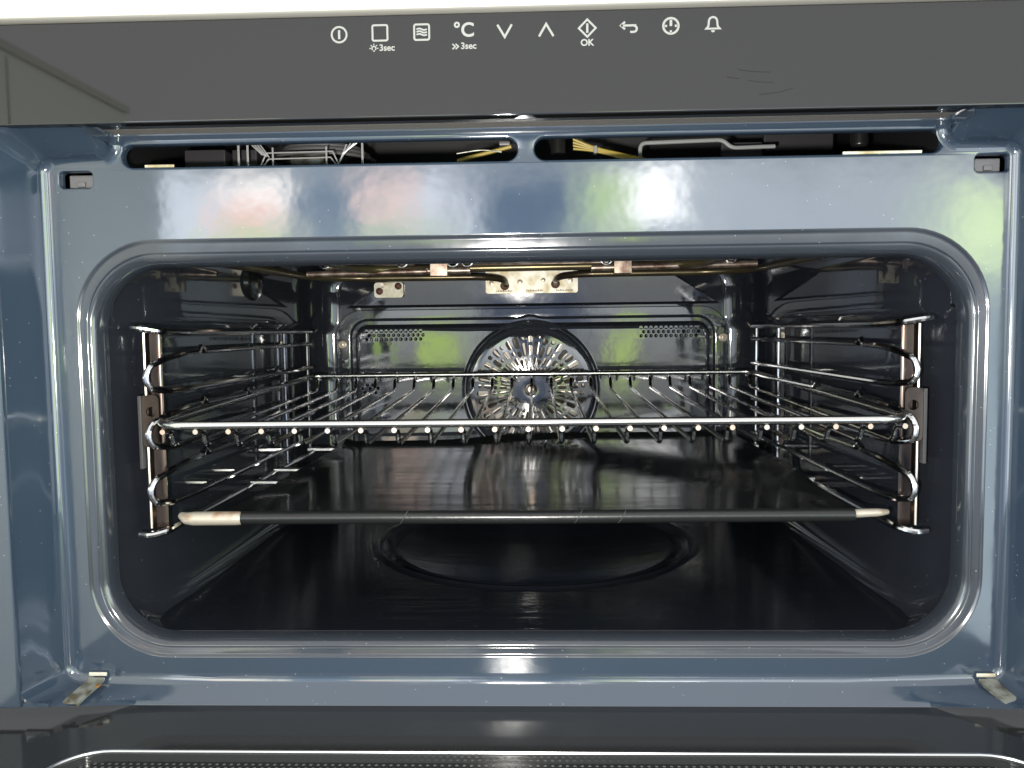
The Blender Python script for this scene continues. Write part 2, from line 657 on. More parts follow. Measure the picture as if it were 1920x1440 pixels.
def stroke(bm, pts, w, closed=False):
    """flat printed line of width w in the panel plane"""
    P = [Vector((x, z)) for x, z in pts]
    n = len(P)
    A, B = [], []
    for i in range(n):
        if closed:
            t1, t2 = P[i] - P[i - 1], P[(i + 1) % n] - P[i]
        else:
            t1 = P[i] - P[i - 1] if i else P[1] - P[0]
            t2 = P[i + 1] - P[i] if i < n - 1 else P[i] - P[i - 1]
        n1, n2 = Vector((-t1.y, t1.x)).normalized(), Vector((-t2.y, t2.x)).normalized()
        m = (n1 + n2).normalized() if (n1 + n2).length > 1e-6 else n1
        s = w / 2 / max(.45, m.dot(n1))
        A.append(bm.verts.new((P[i].x + m.x * s, YI, P[i].y + m.y * s)))
        B.append(bm.verts.new((P[i].x - m.x * s, YI, P[i].y - m.y * s)))
    for i in range(n if closed else n - 1):
        j = (i + 1) % n
        bm.faces.new((A[i], A[j], B[j], B[i]))


def icon(name, cx, cz, strokes, w=.00095):
    bm = bmesh.new()
    for s in strokes:
        pts, cl = s[0], s[1]
        ww = s[2] if len(s) > 2 else w
        stroke(bm, [(cx + x * .001, cz + z * .001) for x, z in pts], ww, cl)
    return link(name, bm, M_PRINT, panel)


def carc(r, a0, a1, n=16, cx=0, cz=0):
    return [(cx + r * math.cos(math.radians(a0 + (a1 - a0) * k / n)), cz + r * math.sin(math.radians(a0 + (a1 - a0) * k / n))) for k in range(n + 1)]


ring = [(3.75 * math.cos(2 * PI * k / 32), 3.75 * math.sin(2 * PI * k / 32)) for k in range(32)]


def rsq(h, r, n=4):
    return rrect(-h, h, -h, h, r, n)


def wave(z):
    return [(-2.6 + 5.2 * k / 16, z + .38 * math.sin(2 * PI * k / 16)) for k in range(17)]


icon("power_symbol", -.0912, .1514, [(ring, True), ([(0, 2.2), (0, -2.2)], False, .00115)])
icon("square_symbol", -.0706, .1518, [(rsq(3.75, .7), True)])
icon("heating_mode_symbol", -.0496, .1517, [(rsq(3.75, .9), True)] + [(wave(z), False, .0008) for z in (1.4, .1, -1.2)])
icon("chevron_down_symbol", -.0081, .1513, [([(-3.6, 3.1), (0, -2.9), (3.6, 3.1)], False, .0011)])
icon("chevron_up_symbol", .0126, .1513, [([(-3.6, -3.1), (0, 2.9), (3.6, -3.1)], False, .0011)])
icon("start_symbol", .0330, .1517, [([(-4.2, 0), (0, 4.2), (4.2, 0), (0, -4.2)], True), ([(0, 2.3), (0, -2.3)], False, .0011)])
icon("back_symbol", .0536, .1514, [([(-3.9, 1.1), (3.0, 1.1)] + carc(1.5, 70, -90, 8, 2.4, -.55) + [(.6, -2.05)], False, .00105),
                                   ([(-1.9, 2.9), (-4.0, 1.1), (-1.9, -.7)], False, .00105)])
icon("clock_symbol", .0743, .1518, [(ring, True, .0011), ([(0, 2.9), (0, -.1)], False, .0013), ([(-3.4, 0), (-1.9, 0)], False, .0011),
                                    ([(3.4, 0), (1.9, 0)], False, .0011), ([(0, -3.4), (0, -2.1)], False, .0011)])
icon("bell_symbol", .0950, .1521, [([(-3.3, -2.1), (-2.3, -1.0)] + [(-2.1, .6)] + carc(2.05, 170, 10, 12, 0, 1.4) + [(2.1, .6), (2.3, -1.0), (3.3, -2.1)], True, .001),
                                   (carc(.55, 180, 360, 8, 0, -2.9), False, .0009)])
icon("lamp_symbol", -.0738, .1443, [(carc(1.0, -50, 230, 14), False, .0006), ([(-.45, -1.3), (.45, -1.3)], False, .0006)] +
     [([(1.55 * math.cos(a), 1.55 * math.sin(a)), (2.3 * math.cos(a), 2.3 * math.sin(a))], False, .0005) for a in (0, PI / 4, PI / 2, 3 * PI / 4, PI)])
icon("fast_symbol", -.0328, .1443, [([(-1.5, 1.3), (-.1, 0), (-1.5, -1.3)], False, .00065), ([(.1, 1.3), (1.5, 0), (.1, -1.3)], False, .00065)])


def text(name, body, cx, cz, size, grow=0.0):
    cu = bpy.data.curves.new("lettering", "FONT")
    cu.body = body
    cu.size = size
    cu.align_x = "CENTER"
    cu.align_y = "CENTER"
    cu.offset = grow
    tmp = bpy.data.objects.new("lettering", cu)
    COL.objects.link(tmp)
    dg = bpy.context.evaluated_depsgraph_get()
    me = bpy.data.meshes.new_from_object(tmp.evaluated_get(dg))
    bpy.data.objects.remove(tmp)
    for v in me.vertices:
        v.co = Vector((cx + v.co.x, YI, cz + v.co.y))
    me.name = name
    me.materials.clear()
    me.materials.append(M_PRINT)
    o = bpy.data.objects.new(name, me)
    COL.objects.link(o)
    o.parent = panel
    return o


text("temperature_symbol", "\u00b0C", -.0285, .1520, .0096, .00022)
text("lettering", "3sec", -.0672, .1444, .0044, .00010)
text("lettering", "3sec", -.0262, .1444, .0044, .00010)
text("lettering", "OK", .0329, .1446, .0044, .00014)

M_SMUDGE = mat("wipe_mark", (.012, .012, .012), .10, 0, 1.44)
for pts, w in (([(.1075, .1300), (.1150, .1288), (.1235, .1284)], .00032), ([(.1120, .1248), (.1190, .1236), (.1250, .1234)], .00026),
               ([(.1180, .1178), (.1270, .1184), (.1345, .1205)], .00038), ([(.1020, .1265), (.1080, .1256)], .0003)):
    bm = bmesh.new()
    stroke(bm, [(p.x, p.y) for p in fillet([(x, z, 0) for x, z in pts], .004)], w)
    link("wipe_mark", bm, M_SMUDGE, panel)

# ------------------------------------------------------------------ cavity shell
CX, CZB, CZT = .2295, -.1860, .0760


def cav(hx, zb, zt, rad, y, n=10):
    pts = rrect(-hx, hx, zb, zt, rad, n)
    out = []
    for x, z in pts:
        if z > .004:                                   # pressed crease: the walls lean in above the rails
            t = min(1, (z - .004) / .010)
            x -= math.copysign(.0045 * t, x) * (1 if abs(x) > hx - .02 else 0)
        out.append((x, y, z))
    return out


def cav_dense(hx, zb, zt, rad, y):
    """loop with extra points on the upright sides so that the crease has vertices"""
    pts = rrect(-hx, hx, zb, zt, rad, 10)
    res = []
    n = len(pts)
    for i in range(n):
        a, b = pts[i], pts[(i + 1) % n]
        res.append(a)
        if abs(a[0] - b[0]) < 1e-6 and abs(a[1] - b[1]) > .05:
            zs = (-.06, .000, .004, .009, .014) if b[1] > a[1] else (.014, .009, .004, .000, -.06)
            res += [(a[0], z) for z in zs]
    out = []
    for x, z in res:
        if z > .002 and abs(x) > hx - .06:
            t = min(1, (z - .002) / .010)
            x -= math.copysign(.0050 * t * max(0, min(1, (y - .03) / .05)), x)
        out.append((x, y, z))
    return out


bm = bmesh.new()
BX, BZB, BZT = .2030, -.1560, .0660
lps = [cav_dense(.2422, -.1736, .0440, .0345, .0138), cav_dense(.2412, -.1750, .0560, .034, .0240),
       cav_dense(.2385, -.1800, .0690, .032, .0340), cav_dense(.2350, -.1850, .0755, .030, .050),
       cav_dense(.2315, -.1860, .0760, .030, .090), cav_dense(CX, CZB, CZT, .030, .200),
       cav_dense(CX, CZB, CZT, .030, .352)]
for k in range(1, 9):
    a = PI / 2 * k / 8
    t = 1 - math.cos(a)
    lps.append(cav_dense(CX - (CX - BX) * t, CZB + (BZB - CZB) * t, CZT + (BZT - CZT) * t, .030 - .006 * t, .352 + .040 * math.sin(a)))
loft(bm, lps)
FZ = -.0590
sheet(bm, [(x, z) for x, y, z in lps[-1]], [circ(0, FZ, .060, 40)], .392)
cavity = link("oven_cavity", bm, M_CAV, oven, 40)

# floor with its round dish
bm = bmesh.new()
FX, FY, FR = .003, .217, .131
FLZ = -.1722
prof = [(FR + .004, 0), (FR, .0003), (FR - .003, .0016), (FR - .006, .0006), (FR - .009, -.0030), (FR - .014, -.0044), (FR - .0155, -.0034),
        (FR - .018, -.0020), (FR - .024, -.0032), (FR - .040, -.0060), (FR - .065, -.0086), (FR - .095, -.0100), (.010, -.0104)]
n = 72
vr = []
for r, dz in prof:
    vr.append([bm.verts.new((FX + r * math.cos(2 * PI * k / n), FY + r * math.sin(2 * PI * k / n), FLZ + dz)) for k in range(n)])
for A, B in zip(vr, vr[1:]):
    for k in range(n):
        bm.faces.new((A[k], A[(k + 1) % n], B[(k + 1) % n], B[k]))
bm.faces.new(vr[-1])
# sheet round it with a shallow front step
outer = [(-.236, .0150), (.236, .0150), (.228, .372), (-.228, .372)]
oc = []
for i in range(4):
    a, b = outer[i], outer[(i + 1) % 4]
    oc += [(a[0] + (b[0] - a[0]) * k / 18, a[1] + (b[1] - a[1]) * k / 18) for k in range(18)]
polys = [[Vector((x, y, 0)) for x, y in oc], [Vector((v.co.x, v.co.y, 0)) for v in vr[0]]]
vs = [bm.verts.new((p.x, p.y, FLZ)) for q in polys for p in q]
for t in tessellate_polygon(polys):
    bm.faces.new([vs[i] for i in t])
A = [bm.verts.new((x, y, FLZ)) for x, y in oc]
B = [bm.verts.new((x * 1.004, FY + (y - FY) * 1.004, FLZ - .0010)) for x, y in oc]
for k in range(len(oc)):
    bm.faces.new((A[k], A[(k + 1) % len(oc)], B[(k + 1) % len(oc)], B[k]))
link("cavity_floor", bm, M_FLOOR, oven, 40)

# trapezoid boss high on the back wall
bm = bmesh.new()
lo = [(-.192, .389, .0275), (.196, .389, .0275), (.136, .3860, .0660), (-.132, .3860, .0660)]
hi = [(-.186, .3835, .0300), (.190, .3835, .0300), (.134, .3808, .0645), (-.130, .3808, .0645)]
loft(bm, [[(x, .3935, z) for x, y, z in lo], lo, hi])
vs = [bm.verts.new(p) for p in hi]
bm.faces.new(vs)
bmesh.ops.remove_doubles(bm, verts=bm.verts, dist=1e-6)
link("back_boss", bm, M_BACK, oven, 50)

# ------------------------------------------------------------------ fan cover
cover_loop = rrect(-.2025, .2025, -.1650, .0245, .026, 10)
flange_in = rrect(-.1900, .1920, -.1600, .0165, .020, 10)


def bumped(lp):
    """the top edge rises a little where the fan ring touches it"""
    out = []
    for x, z in lp:
        out.append((x, z))
    return out


def densify(lp, step=.006):
    res = []
    n = len(lp)
    for i in range(n):
        a, b = Vector(lp[i]), Vector(lp[(i + 1) % n])
        m = max(1, int((b - a).length / step))
        res += [tuple(a + (b - a) * k / m) for k in range(m)]
    out = []
    for x, z in res:
        if z > -.01 and abs(x) < .03:
            z += .0030 * math.exp(-(x / .008) ** 2)
        out.append((x, z))
    return out


bm = bmesh.new()
flange_in = densify(flange_in)
sheet(bm, cover_loop, [flange_in], .3880)
loft(bm, [at(cover_loop, .3880), at(insetloop(cover_loop, -.0008), .3885), at(insetloop(cover_loop, -.001), .393)])
ins = []
for d, y in ((0, .3880), (.0012, .3884), (.0030, .3905), (.0065, .3905), (.0075, .3895), (.0100, .3815), (.0112, .3800), (.0135, .3796)):
    ins.append(at(insetloop(flange_in, d), y))
loft(bm, ins)
face_lp = [(p[0], p[2]) for p in ins[-1]]


def perfs(x0, x1, z0, nrow, ncol, dx, dz, skip=()):
    res = []
    for r in range(nrow):
        for c in range(ncol):
            res.append((x0 + (c + (.5 if r % 2 else 0)) * dx, z0 - r * dz))
    return res


hole_c = perfs(-.1695, 0, .0030, 3, 12, .0051, .0042) + perfs(.1135, 0, .0035, 3, 12, .0051, .0042)
hole_c += [(-.1755, -.0560), (-.1700, -.0525), (-.1640, -.0525), (-.1590, -.0560), (-.1725, -.0605), (-.1670, -.0565), (-.1615, -.0605)]
RO, RI = .0722, .0660
# each perforation gets its own small cell so that the plate stays well meshed
hl = [circ(x, z, .0019, 10) for x, z in hole_c]
sheet(bm, face_lp, [circ(0, FZ, RO, 64)] + hl, .3796)
for h in hl:
    loft(bm, [at(h, .3796), at(insetloop(h, .0002), .3806), at(insetloop(h, .0002), .3836)])
# ring groove, dome and slots
lathe(bm, [(RO, .3796), (RO - .0010, .3793), (RO - .0020, .3798), (RO - .0032, .3826), (RO - .0042, .3828), (RI + .0010, .3806), (RI - .0008, .3793), (.0620, .3788), (.0585, .3784)], 0, FZ, 64)
NS = 42
R0, R1 = .0150, .0585


def ydome(r):
    return .3784 - .0022 * (1 - (r / .0585) ** 2)


slot_info = []
for k in range(NS):
    a = 2 * PI * (k + .5) / NS
    da = PI / NS
    pat = ([.0070, .0125, .0110, .0085], [.0150, .0090, .0120], [.0095, .0135, .0075, .0085], [.0125, .0070, .0105, .0070], [.0060, .0165, .0135])[(k * 2 + k // 5) % 5]
    r = .0565 - .0016 * ((k * 7) % 3) * .5
    holes_l = []
    for ln in pat:
        ra, rb = r - ln + .0022, r
        if ra < .0172:
            ra = .0172
        if rb - ra < .0035:
            break
        wa, wb = ra * da * .74, rb * da * .74
        pts = []
        for t in range(5):
            b = -PI / 2 + PI * t / 4
            pts.append((rb - wb + wb * math.cos(b), wb * math.sin(b)))
        for t in range(5):
            b = PI / 2 + PI * t / 4
            pts.append((ra + wa + wa * math.cos(b), wa * math.sin(b)))
        holes_l.append(pts)
        r = ra - .0022
        if r < .0215:
            break
    w0, w1 = R0 * math.tan(da), R1 * math.tan(da)
    wedge = [(R0, -w0), (R1, -w1), (R1 + R1 * (1 / math.cos(da) - 1) * 0, w1), (R0, w0)]
    wd = []
    for i in range(4):
        p, q = wedge[i], wedge[(i + 1) % 4]
        m = 6 if i in (0, 2) else 1
        wd += [(p[0] + (q[0] - p[0]) * j / m, p[1] + (q[1] - p[1]) * j / m) for j in range(m)]

    def tw(p, dy=0.0):
        x = p[0] * math.cos(a) - p[1] * math.sin(a)
        z = p[0] * math.sin(a) + p[1] * math.cos(a)
        return (x, ydome(p[0]) + dy, FZ + z)

    polys = [[Vector((x, y, 0)) for x, y in q] for q in [wd] + holes_l]
    flat = [p for q in polys for p in q]
    vs = [bm.verts.new(tw((p.x, p.y))) for p in flat]
    for t in tessellate_polygon(polys):
        try:
            bm.faces.new([vs[i] for i in t])
        except ValueError:
            pass
    for q in holes_l:
        loft(bm, [[tw(p) for p in q], [tw((p[0] + 0, p[1] * .94), .0007) for p in q], [tw((p[0], p[1] * .92), .0026) for p in q]])
lathe(bm, [(R0 * 1.0, ydome(R0)), (.0115, ydome(.0130)), (.0068, ydome(.0120)), (.0060, ydome(.006) + .0006), (.0058, .384)], 0, FZ, NS)
bmesh.ops.remove_doubles(bm, verts=bm.verts, dist=2e-6)
cover = link("fan_cover", bm, M_BACK, oven, 40)
for sx, sz in ((-.1972, -.0105), (.1990, -.0075)):
    bm = bmesh.new()
    lathe(bm, [(.0048, .3880), (.0046, .3868), (.0036, .3864), (.0034, .3872), (.0024, .3872), (.0020, .3860), (.0004, .3858)], sx, sz, 20)
    link("cover_screw", bm, M_SCREW, cover)
bm = bmesh.new()
lathe(bm, [(.0052, .3850), (.0050, .3800), (.0036, .3794), (.0030, .3803), (.0006, .3803)], 0, FZ, 6)
link("hub_nut", bm, M_COPPER, cover)

# circulation fan in its housing
bm = bmesh.new()
lathe(bm, [(.060, .392), (.060, .425), (.002, .425)], 0, FZ, 40)
link("fan_housing", bm, M_CAV, oven)
bm = bmesh.new()
lathe(bm, [(.0580, .4120), (.0570, .4105), (.0200, .4105), (.0180, .3960), (.0020, .3950)], 0, FZ, 48)
fan = link("circulation_fan", bm, M_FANBACK, oven)
bm = bmesh.new()
for k in range(30):
    a = 2 * PI * k / 30
    tl = .9
    for ra, rb, dy in ((.026, .0565, 0),):
        d = Vector((math.cos(a), 0, math.sin(a)))
        t = Vector((-math.sin(a), 0, math.cos(a)))
        c = Vector((0, 0, FZ))
        p = [c + d * ra + t * .0005 + Vector((0, .4100, 0)), c + d * rb + t * .0005 + Vector((0, .4100, 0)),
             c + d * rb - t * .0048 + Vector((0, .3925, 0)), c + d * ra - t * .0030 + Vector((0, .3925, 0))]
        q = [x + t * .0008 for x in p]
        loft(bm, [[tuple(x) for x in p], [tuple(x) for x in q]])
        bm.faces.new([bm.verts.new(x) for x in p])
        bm.faces.new([bm.verts.new(x) for x in q])
link("blades", bm, M_FAN, fan)

# ------------------------------------------------------------------ grill element under the roof
elem_pts = [(-.0245, .3790, .0490), (-.0260, .355, .0535), (-.045, .338, .0545), (-.178, .332, .0545), (-.207, .300, .0545), (-.2130, .10, .0520),
            (-.200, .062, .0520), (-.165, .060, .0520), (-.145, .085, .0525), (-.142, .20, .0535), (-.125, .225, .0540), (.125, .225, .0550),
            (.142, .20, .0545), (.145, .085, .0535), (.165, .060, .0530), (.200, .062, .0530), (.2130, .10, .0535), (.209, .300, .0560),
            (.180, .332, .0560), (.050, .338, .0560), (.0280, .355, .0550), (.0260, .3790, .0510)]
bm = bmesh.new()
tube(bm, fillet(elem_pts, .022, 6), .0033, 12)
elem = link("grill_element", bm, M_ELEM, oven)
for s in (-1, 1):
    bm = bmesh.new()
    tube(bm, [(s * .0262, .3795, .0478), (s * .0262, .366, .0515)], .0024, 12)
    link("element_pin", bm, M_PLATE, elem)
bm = bmesh.new()
tube(bm, fillet([(-.1840, .222, .0508), (-.0840, .222, .0520)], .01), .0026, 12)
tube(bm, [(-.0830, .222, .0523), (-.0480, .222, .0523)], .0031, 12)
tube(bm, [(.0520, .222, .0528), (.1870, .222, .0545)], .0029, 12)
tube(bm, [(-.0600, .226, .0560), (.0660, .226, .0572)], .0034, 12)
tube(bm, [(-.170, .228, .0570), (-.095, .228, .0570)], .0028, 12)
tube(bm, [(.100, .228, .0585), (.170, .228, .0585)], .0026, 12)
link("inner_element_tube", bm, M_COPPER, elem)
for x in (-.0735, .0775):
    bm = bmesh.new()
    box(bm, (x - .0072, .2165, .0478), (x + .0072, .2180, .0590), .0005)
    box(bm, (x - .0072, .2180, .0478), (x + .0072, .2270, .0486), .0003)
    link("retaining_clip", bm, M_COPPER, elem)
for x in (-.168, -.104, -.062, -.050, .064, .078, .165):
    bm = bmesh.new()
    tube(bm, fillet([(x - .006, .2185, .0600), (x - .002, .2180, .0555), (x + .002, .2180, .0555), (x + .006, .2185, .0600)], .002), .0009, 6)
    link("hook", bm, M_ROD, elem)
bm = bmesh.new()
tp = rrect(-.0450, .0490, .0400, .0665, .0025, 4)
sheet(bm, tp, [], .3762)
loft(bm, [at(tp, .3762), at(tp, .3785)])
tplate = link("terminal_plate", bm, M_PLATE, elem)
for x, z, r, m in ((-.0390, .0505, .0026, M_SCREW), (-.0100, .0512, .0030, M_SCREW), (.0140, .0530, .0024, M_SCREW), (.0415, .0525, .0028, M_SCREW),
                   (-.0255, .0478, .0046, M_RUST), (.0262, .0490, .0046, M_RUST)):
    bm = bmesh.new()
    if m is M_RUST:
        lathe(bm, [(r, .3760), (r, .3752), (r * .72, .3750), (r * .68, .3757), (.0002, .3757)], x, z, 20)
        link("bushing", bm, m, tplate)
    else:
        lathe(bm, [(r, .3760), (r * .95, .3750), (r * .7, .3749), (r * .62, .3753), (r * .45, .3746), (.0002, .3745)], x, z, 18)
        link("rivet", bm, m, tplate)
# stamped marks along the lower edge of the terminal plate: too small to read in the photo
bm = bmesh.new()
rnd = random.Random(3)
x = -.034
while x < .043:
    if not (-.018 < x < -.004 or .012 < x < .026):
        box(bm, (x, .3759, .0418), (x + .0009, .3763, .0418 + rnd.uniform(.0010, .0020)))
    x += .0017
link("stamped_marks", bm, M_RUST, tplate)

# temperature sensor plate
bm = bmesh.new()
tp = rrect(-.1600, -.1300, .0375, .0530, .0030, 4)
sheet(bm, tp, [], .3770)
loft(bm, [at(tp, .3770), at(tp, .3800)])
sens = link("temperature_sensor", bm, M_PLATE, oven)
for x, z in ((-.1545, .0440), (-.1350, .0490)):
    bm = bmesh.new()
    lathe(bm, [(.0037, .3768), (.0035, .3752), (.0020, .3746), (.0003, .3745)], x, z, 14)
    link("rusty_screw", bm, M_RUST, sens)
bm = bmesh.new()
tube(bm, [(-.1500, .3765, .0490), (-.1490, .362, .0500)], .0020, 10)
link("probe", bm, M_EDGEST, sens)

# oven lamp glass high on the left wall (unlit)
bm = bmesh.new()
for y0, s in ((.205, -1),):
    n = 24
    lp = []
    for r, dx in ((.0190, .0), (.0175, .0030), (.0130, .0042), (.0010, .0046)):
        lp.append([(s * (CX - .005 - dx) + .0, y0 + r * math.cos(2 * PI * k / n), .0440 + r * .8 * math.sin(2 * PI * k / n)) for k in range(n)])
    loft(bm, lp)
link("lamp_cover", bm, M_TRAY, oven, 40)

# ------------------------------------------------------------------ inside the vents
bm = bmesh.new()
box(bm, (-.29, .006, .0780), (.29, .30, .0835))
box(bm, (-.29, .180, .0835), (.29, .186, .150))
box(bm, (-.29, .006, .1500), (.29, .19, .156))
box(bm, (-.297, .006, .0780), (-.2905, .19, .156))
box(bm, (.2905, .006, .0780), (.297, .19, .156))
box(bm, (-.236, .0065, .0836), (-.2335, .18, .1499))
box(bm, (.2335, .0065, .0836), (.236, .18, .1499))
box(bm, (-.297, .0035, .1215), (.297, .0055, .1600))
link("chassis", bm, M_INSIDE, oven)
bm = bmesh.new()
CXF, CYF = -.1350, .070
for rr_, z in ((.034, .1165), (.030, .1200), (.026, .1232)):
    tube(bm, [(CXF + rr_ * math.cos(2 * PI * k / 32), CYF + .03 + rr_ * .9 * math.sin(2 * PI * k / 32), z) for k in range(32)], .0013, 6, closed=True)
link("blower_ring", bm, M_INGREY, oven)
bm = bmesh.new()
box(bm, (-.2140, .064, .1060), (-.1880, .080, .1180), .001)
link("relay_box", bm, M_INSIDE2, oven)
bm = bmesh.new()
box(bm, (-.1860, .070, .1060), (-.1700, .085, .1190), .001)
link("relay_box", bm, M_INSIDE2, oven)
bm = bmesh.new()
box(bm, (.1290, .098, .1130), (.1560, .102, .1240), .001)
link("wiring_cover", bm, M_INSIDE2, oven)
bm = bmesh.new()
yb = .050
for z, e in ((.1118, 0), (.1082, .0012)):
    tube(bm, [(-.1615 - e, yb, z - .009), (-.1570 + e, yb, z), (-.1165 - e, yb, z + .0005), (-.1120 + e, yb, z - .009)], .00050, 6)
for x in (-.1528, -.1200):
    tube(bm, [(x, yb - .001, .101), (x, yb - .001, .1148)], .00055, 6)
for k in range(4):
    tube(bm, [(-.1680 + k * .0022, yb, .1190 - k * .0004), (-.1595 + k * .0022 - k * .0008, yb, .1095 - k * .0005 + .0012)], .00045, 6)
    tube(bm, [(-.1000 - k * .0026, yb, .1180 - k * .0006), (-.1105 - k * .0006, yb, .1105 - k * .0016)], .00045, 6)
for x in (-.1738, -.1682, -.0980):
    tube(bm, [(x, yb - .001, .100), (x, yb - .001, .1230)], .0007, 6)
link("blower_guard", bm, M_GUARD, oven)
bm = bmesh.new()
tube(bm, [(-.1470, .070, .1105), (-.1260, .070, .1108)], .0045, 16)
link("blower_motor", bm, M_GALV, oven)
bm = bmesh.new()
tube(bm, fillet([(.0735, .080, .1080), (.0735, .080, .1203), (.1255, .079, .1212), (.1310, .079, .1160), (.1580, .078, .1163)], .004), .0013, 8)
link("chassis_bracket", bm, M_BRACK, oven)
bm = bmesh.new()
box(bm, (.1630, .120, .1225), (.2100, .124, .150), .001)
link("side_baffle", bm, M_INSIDE2, oven)
bm = bmesh.new()
tube(bm, [(.0207, .060, .1100), (.0207, .060, .1480)], .0046, 16)
link("spacer_pillar", bm, M_BLACKPL, oven)
bm = bmesh.new()
tube(bm, [(.2035, .060, .1102), (.2035, .060, .1112), (.2035, .060, .1125), (.2035, .060, .1480)], .0052, 16, rads=[.0034, .0046, .0052, .0052])
link("spacer_pillar", bm, M_BLACKPL, oven)
bm = bmesh.new()
for k in range(7):
    a, b = k % 4, k // 4
    tube(bm, fillet([(.0300, .060 + .001 * b, .1188 - .0019 * a + .0006 * b), (.0434 + .0005 * b, .061, .1134 - .0005 * a), (.0620, .064, .1098 - .0009 * a), (.085, .07, .106 - .0009 * a)], .01), .00075, 6)
link("wire_bundle", bm, M_YELLOW, oven)
bm = bmesh.new()
tube(bm, fillet([(-.0080, .060, .1152), (-.0200, .062, .1128), (-.0420, .066, .1085)], .02), .0012, 6)
link("earth_wire", bm, M_YELLOW, oven)
bm = bmesh.new()
tube(bm, fillet([(-.0140, .060, .1120), (-.0260, .061, .1140), (-.0420, .062, .1120)], .01), .0004, 6)
link("thin_wire", bm, M_GALV, oven)
bm = bmesh.new()
box(bm, (.0425, .0585, .1100), (.0447, .0640, .1146), .0005)
link("cable_tie", bm, M_PRINT, oven)
bm = bmesh.new()
box(bm, (-.0157, .060, .1160), (-.0087, .066, .1188), .0008)
link("wire_connector", bm, M_INGREY, oven)
for x0, x1 in ((-.2095, -.1930), (.1720, .2140)):
    bm = bmesh.new()
    box(bm, (x0, .0030, .0946), (x1, .0040, .0962), .0003)
    link("clip_tab", bm, M_PLATE, oven)
for x0, x1 in ((-.2540, -.2400), (.2428, .2570)):
    bm = bmesh.new()
    box(bm, (x0, .006, .0845), (x1, .010, .0918), .0008)
    box(bm, (x0 + .005, .0045, .0850), (x0 + .0095, .006, .0880), .0005)
    link("door_latch", bm, M_INGREY, oven)

# ------------------------------------------------------------------ shelf side racks
LV = (-.0312, -.0648, -.0982)


def side_rack(s, label):
    t = thing("side_rack", label, "shelf rack", "chromed side racks")
    X = .2117
    wr = .0019

    def P(x, y, z):
        return (s * x, y, z)

    def wire(name, pts, rad=wr, fr=.008, m=M_RAIL):
        bm = bmesh.new()
        tube(bm, fillet([P(*p) for p in pts], fr, 5), rad, 10)
        return link(name, bm, m, t)

    # top and bottom wires turn outwards at the front and hang in the wall
    wire("top_wire", [(X, .3225, .0036), (X, .050, .0036), (.2140, .022, .0044), (.2225, .0165, .0062), (.2300, .0200, .0068), (.2335, .028, .0066)], .0021)
    wire("bottom_wire", [(X, .3225, -.1130), (X, .050, -.1130), (.2140, .022, -.1140), (.2215, .0165, -.1155), (.2290, .0190, -.1155)], .0021)
    for i, z in enumerate(LV):
        pts = [(X, .3225, z), (X, .048, z), (.2135, .026, z + .0002), (.2185, .0160, z + .0022), (.2200, .0140, z + .0085), (.2185, .0160, z + .0150), (.2135, .027, z + .0195), (X, .045, z + .0218)]
        bumps = (.072,) if i != 1 else (.072, .150)
        for b in bumps:
            pts += [(X, b - .004, z + .0224), (X, b, z + .0262), (X, b + .004, z + .0226)]
        pts += [(X, .3225, z + .0228)]
        bm = bmesh.new()
        tube(bm, fillet([P(*p) for p in pts], .0065, 5), wr, 10)
        link("guide_loop", bm, M_RAIL, t)
    for y in (.3225, .2540):
        wire("back_upright", [(X + .0036, y, .0050), (X + .0036, y, -.1150)], .0018, m=M_CHROME)
    # front post: a bent strip
    bm = bmesh.new()
    sec = [(.2262, .0262), (.2262, .0310), (.2185, .0330), (.2178, .0310), (.2190, .0300), (.2210, .0298), (.2240, .0290), (.2252, .0262)]
    loft(bm, [[P(x, y, z) for x, y in sec] for z in (.0040, -.030, -.066, -.1140)])
    link("front_post", bm, M_BROWN, t)
    bm = bmesh.new()
    for x, y in ((.2257, .0258),):
        tube(bm, [P(x, y, .0035), P(x, y, -.1135)], .0008 if x > .22 else .0004, 8)
    link("post_edge_highlight", bm, M_EDGEST, t)  # pale rod stands in for the highlight along the post's rounded edge
    # bracket with a round hole at half height
    bm = bmesh.new()
    lp = rrect(.2165, .2268, -.0640, -.0330, .003, 4)
    hc = circ(.2212, -.0430, .0030, 18)
    if s < 0:
        lp = [(-x, z) for x, z in lp][::-1]
        hc = [(-x, z) for x, z in hc][::-1]
    sheet(bm, lp, [hc], .0218)
    loft(bm, [at(lp, .0218), at(lp, .0232)])
    loft(bm, [at(hc, .0218), at(hc, .0232)])
    link("bracket", bm, M_BROWN, t)
    bm = bmesh.new()
    box(bm, P(.2270, .0215, -.0770) if s > 0 else P(.2292, .0215, -.0770), P(.2292, .0450, -.0335) if s > 0 else P(.2270, .0450, -.0335), .0005)
    link("wall_plate", bm, M_INSIDE2, t)
    # short cross wires that carry the tray
    for y in (.1565, .2100, .3400):
        if y > .33:
            a, rad = (.2170, .1900), .0034
        else:
            a, rad = (X + .001, .1900), .0024
        bm = bmesh.new()
        yy = min(y, .3230)
        tube(bm, [P(a[0], yy, -.1112), P(a[1] - .010, yy, -.1116)], rad, 10)
        link("tray_support", bm, M_ROD, t)
    # clear plate feet
    return t


side_rack(-1, "chromed wire side rack hanging on the left oven wall")
side_rack(1, "chromed wire side rack hanging on the right oven wall")

# ------------------------------------------------------------------ wire rack
rack = thing("oven_rack", "chrome wire oven rack slid into the middle level", "oven rack")
zf, zb, yf, yb = -.0492, -.0400, .0050, .3300


def zr(y):
    return zf + (zb - zf) * (y - yf) / (yb - yf)


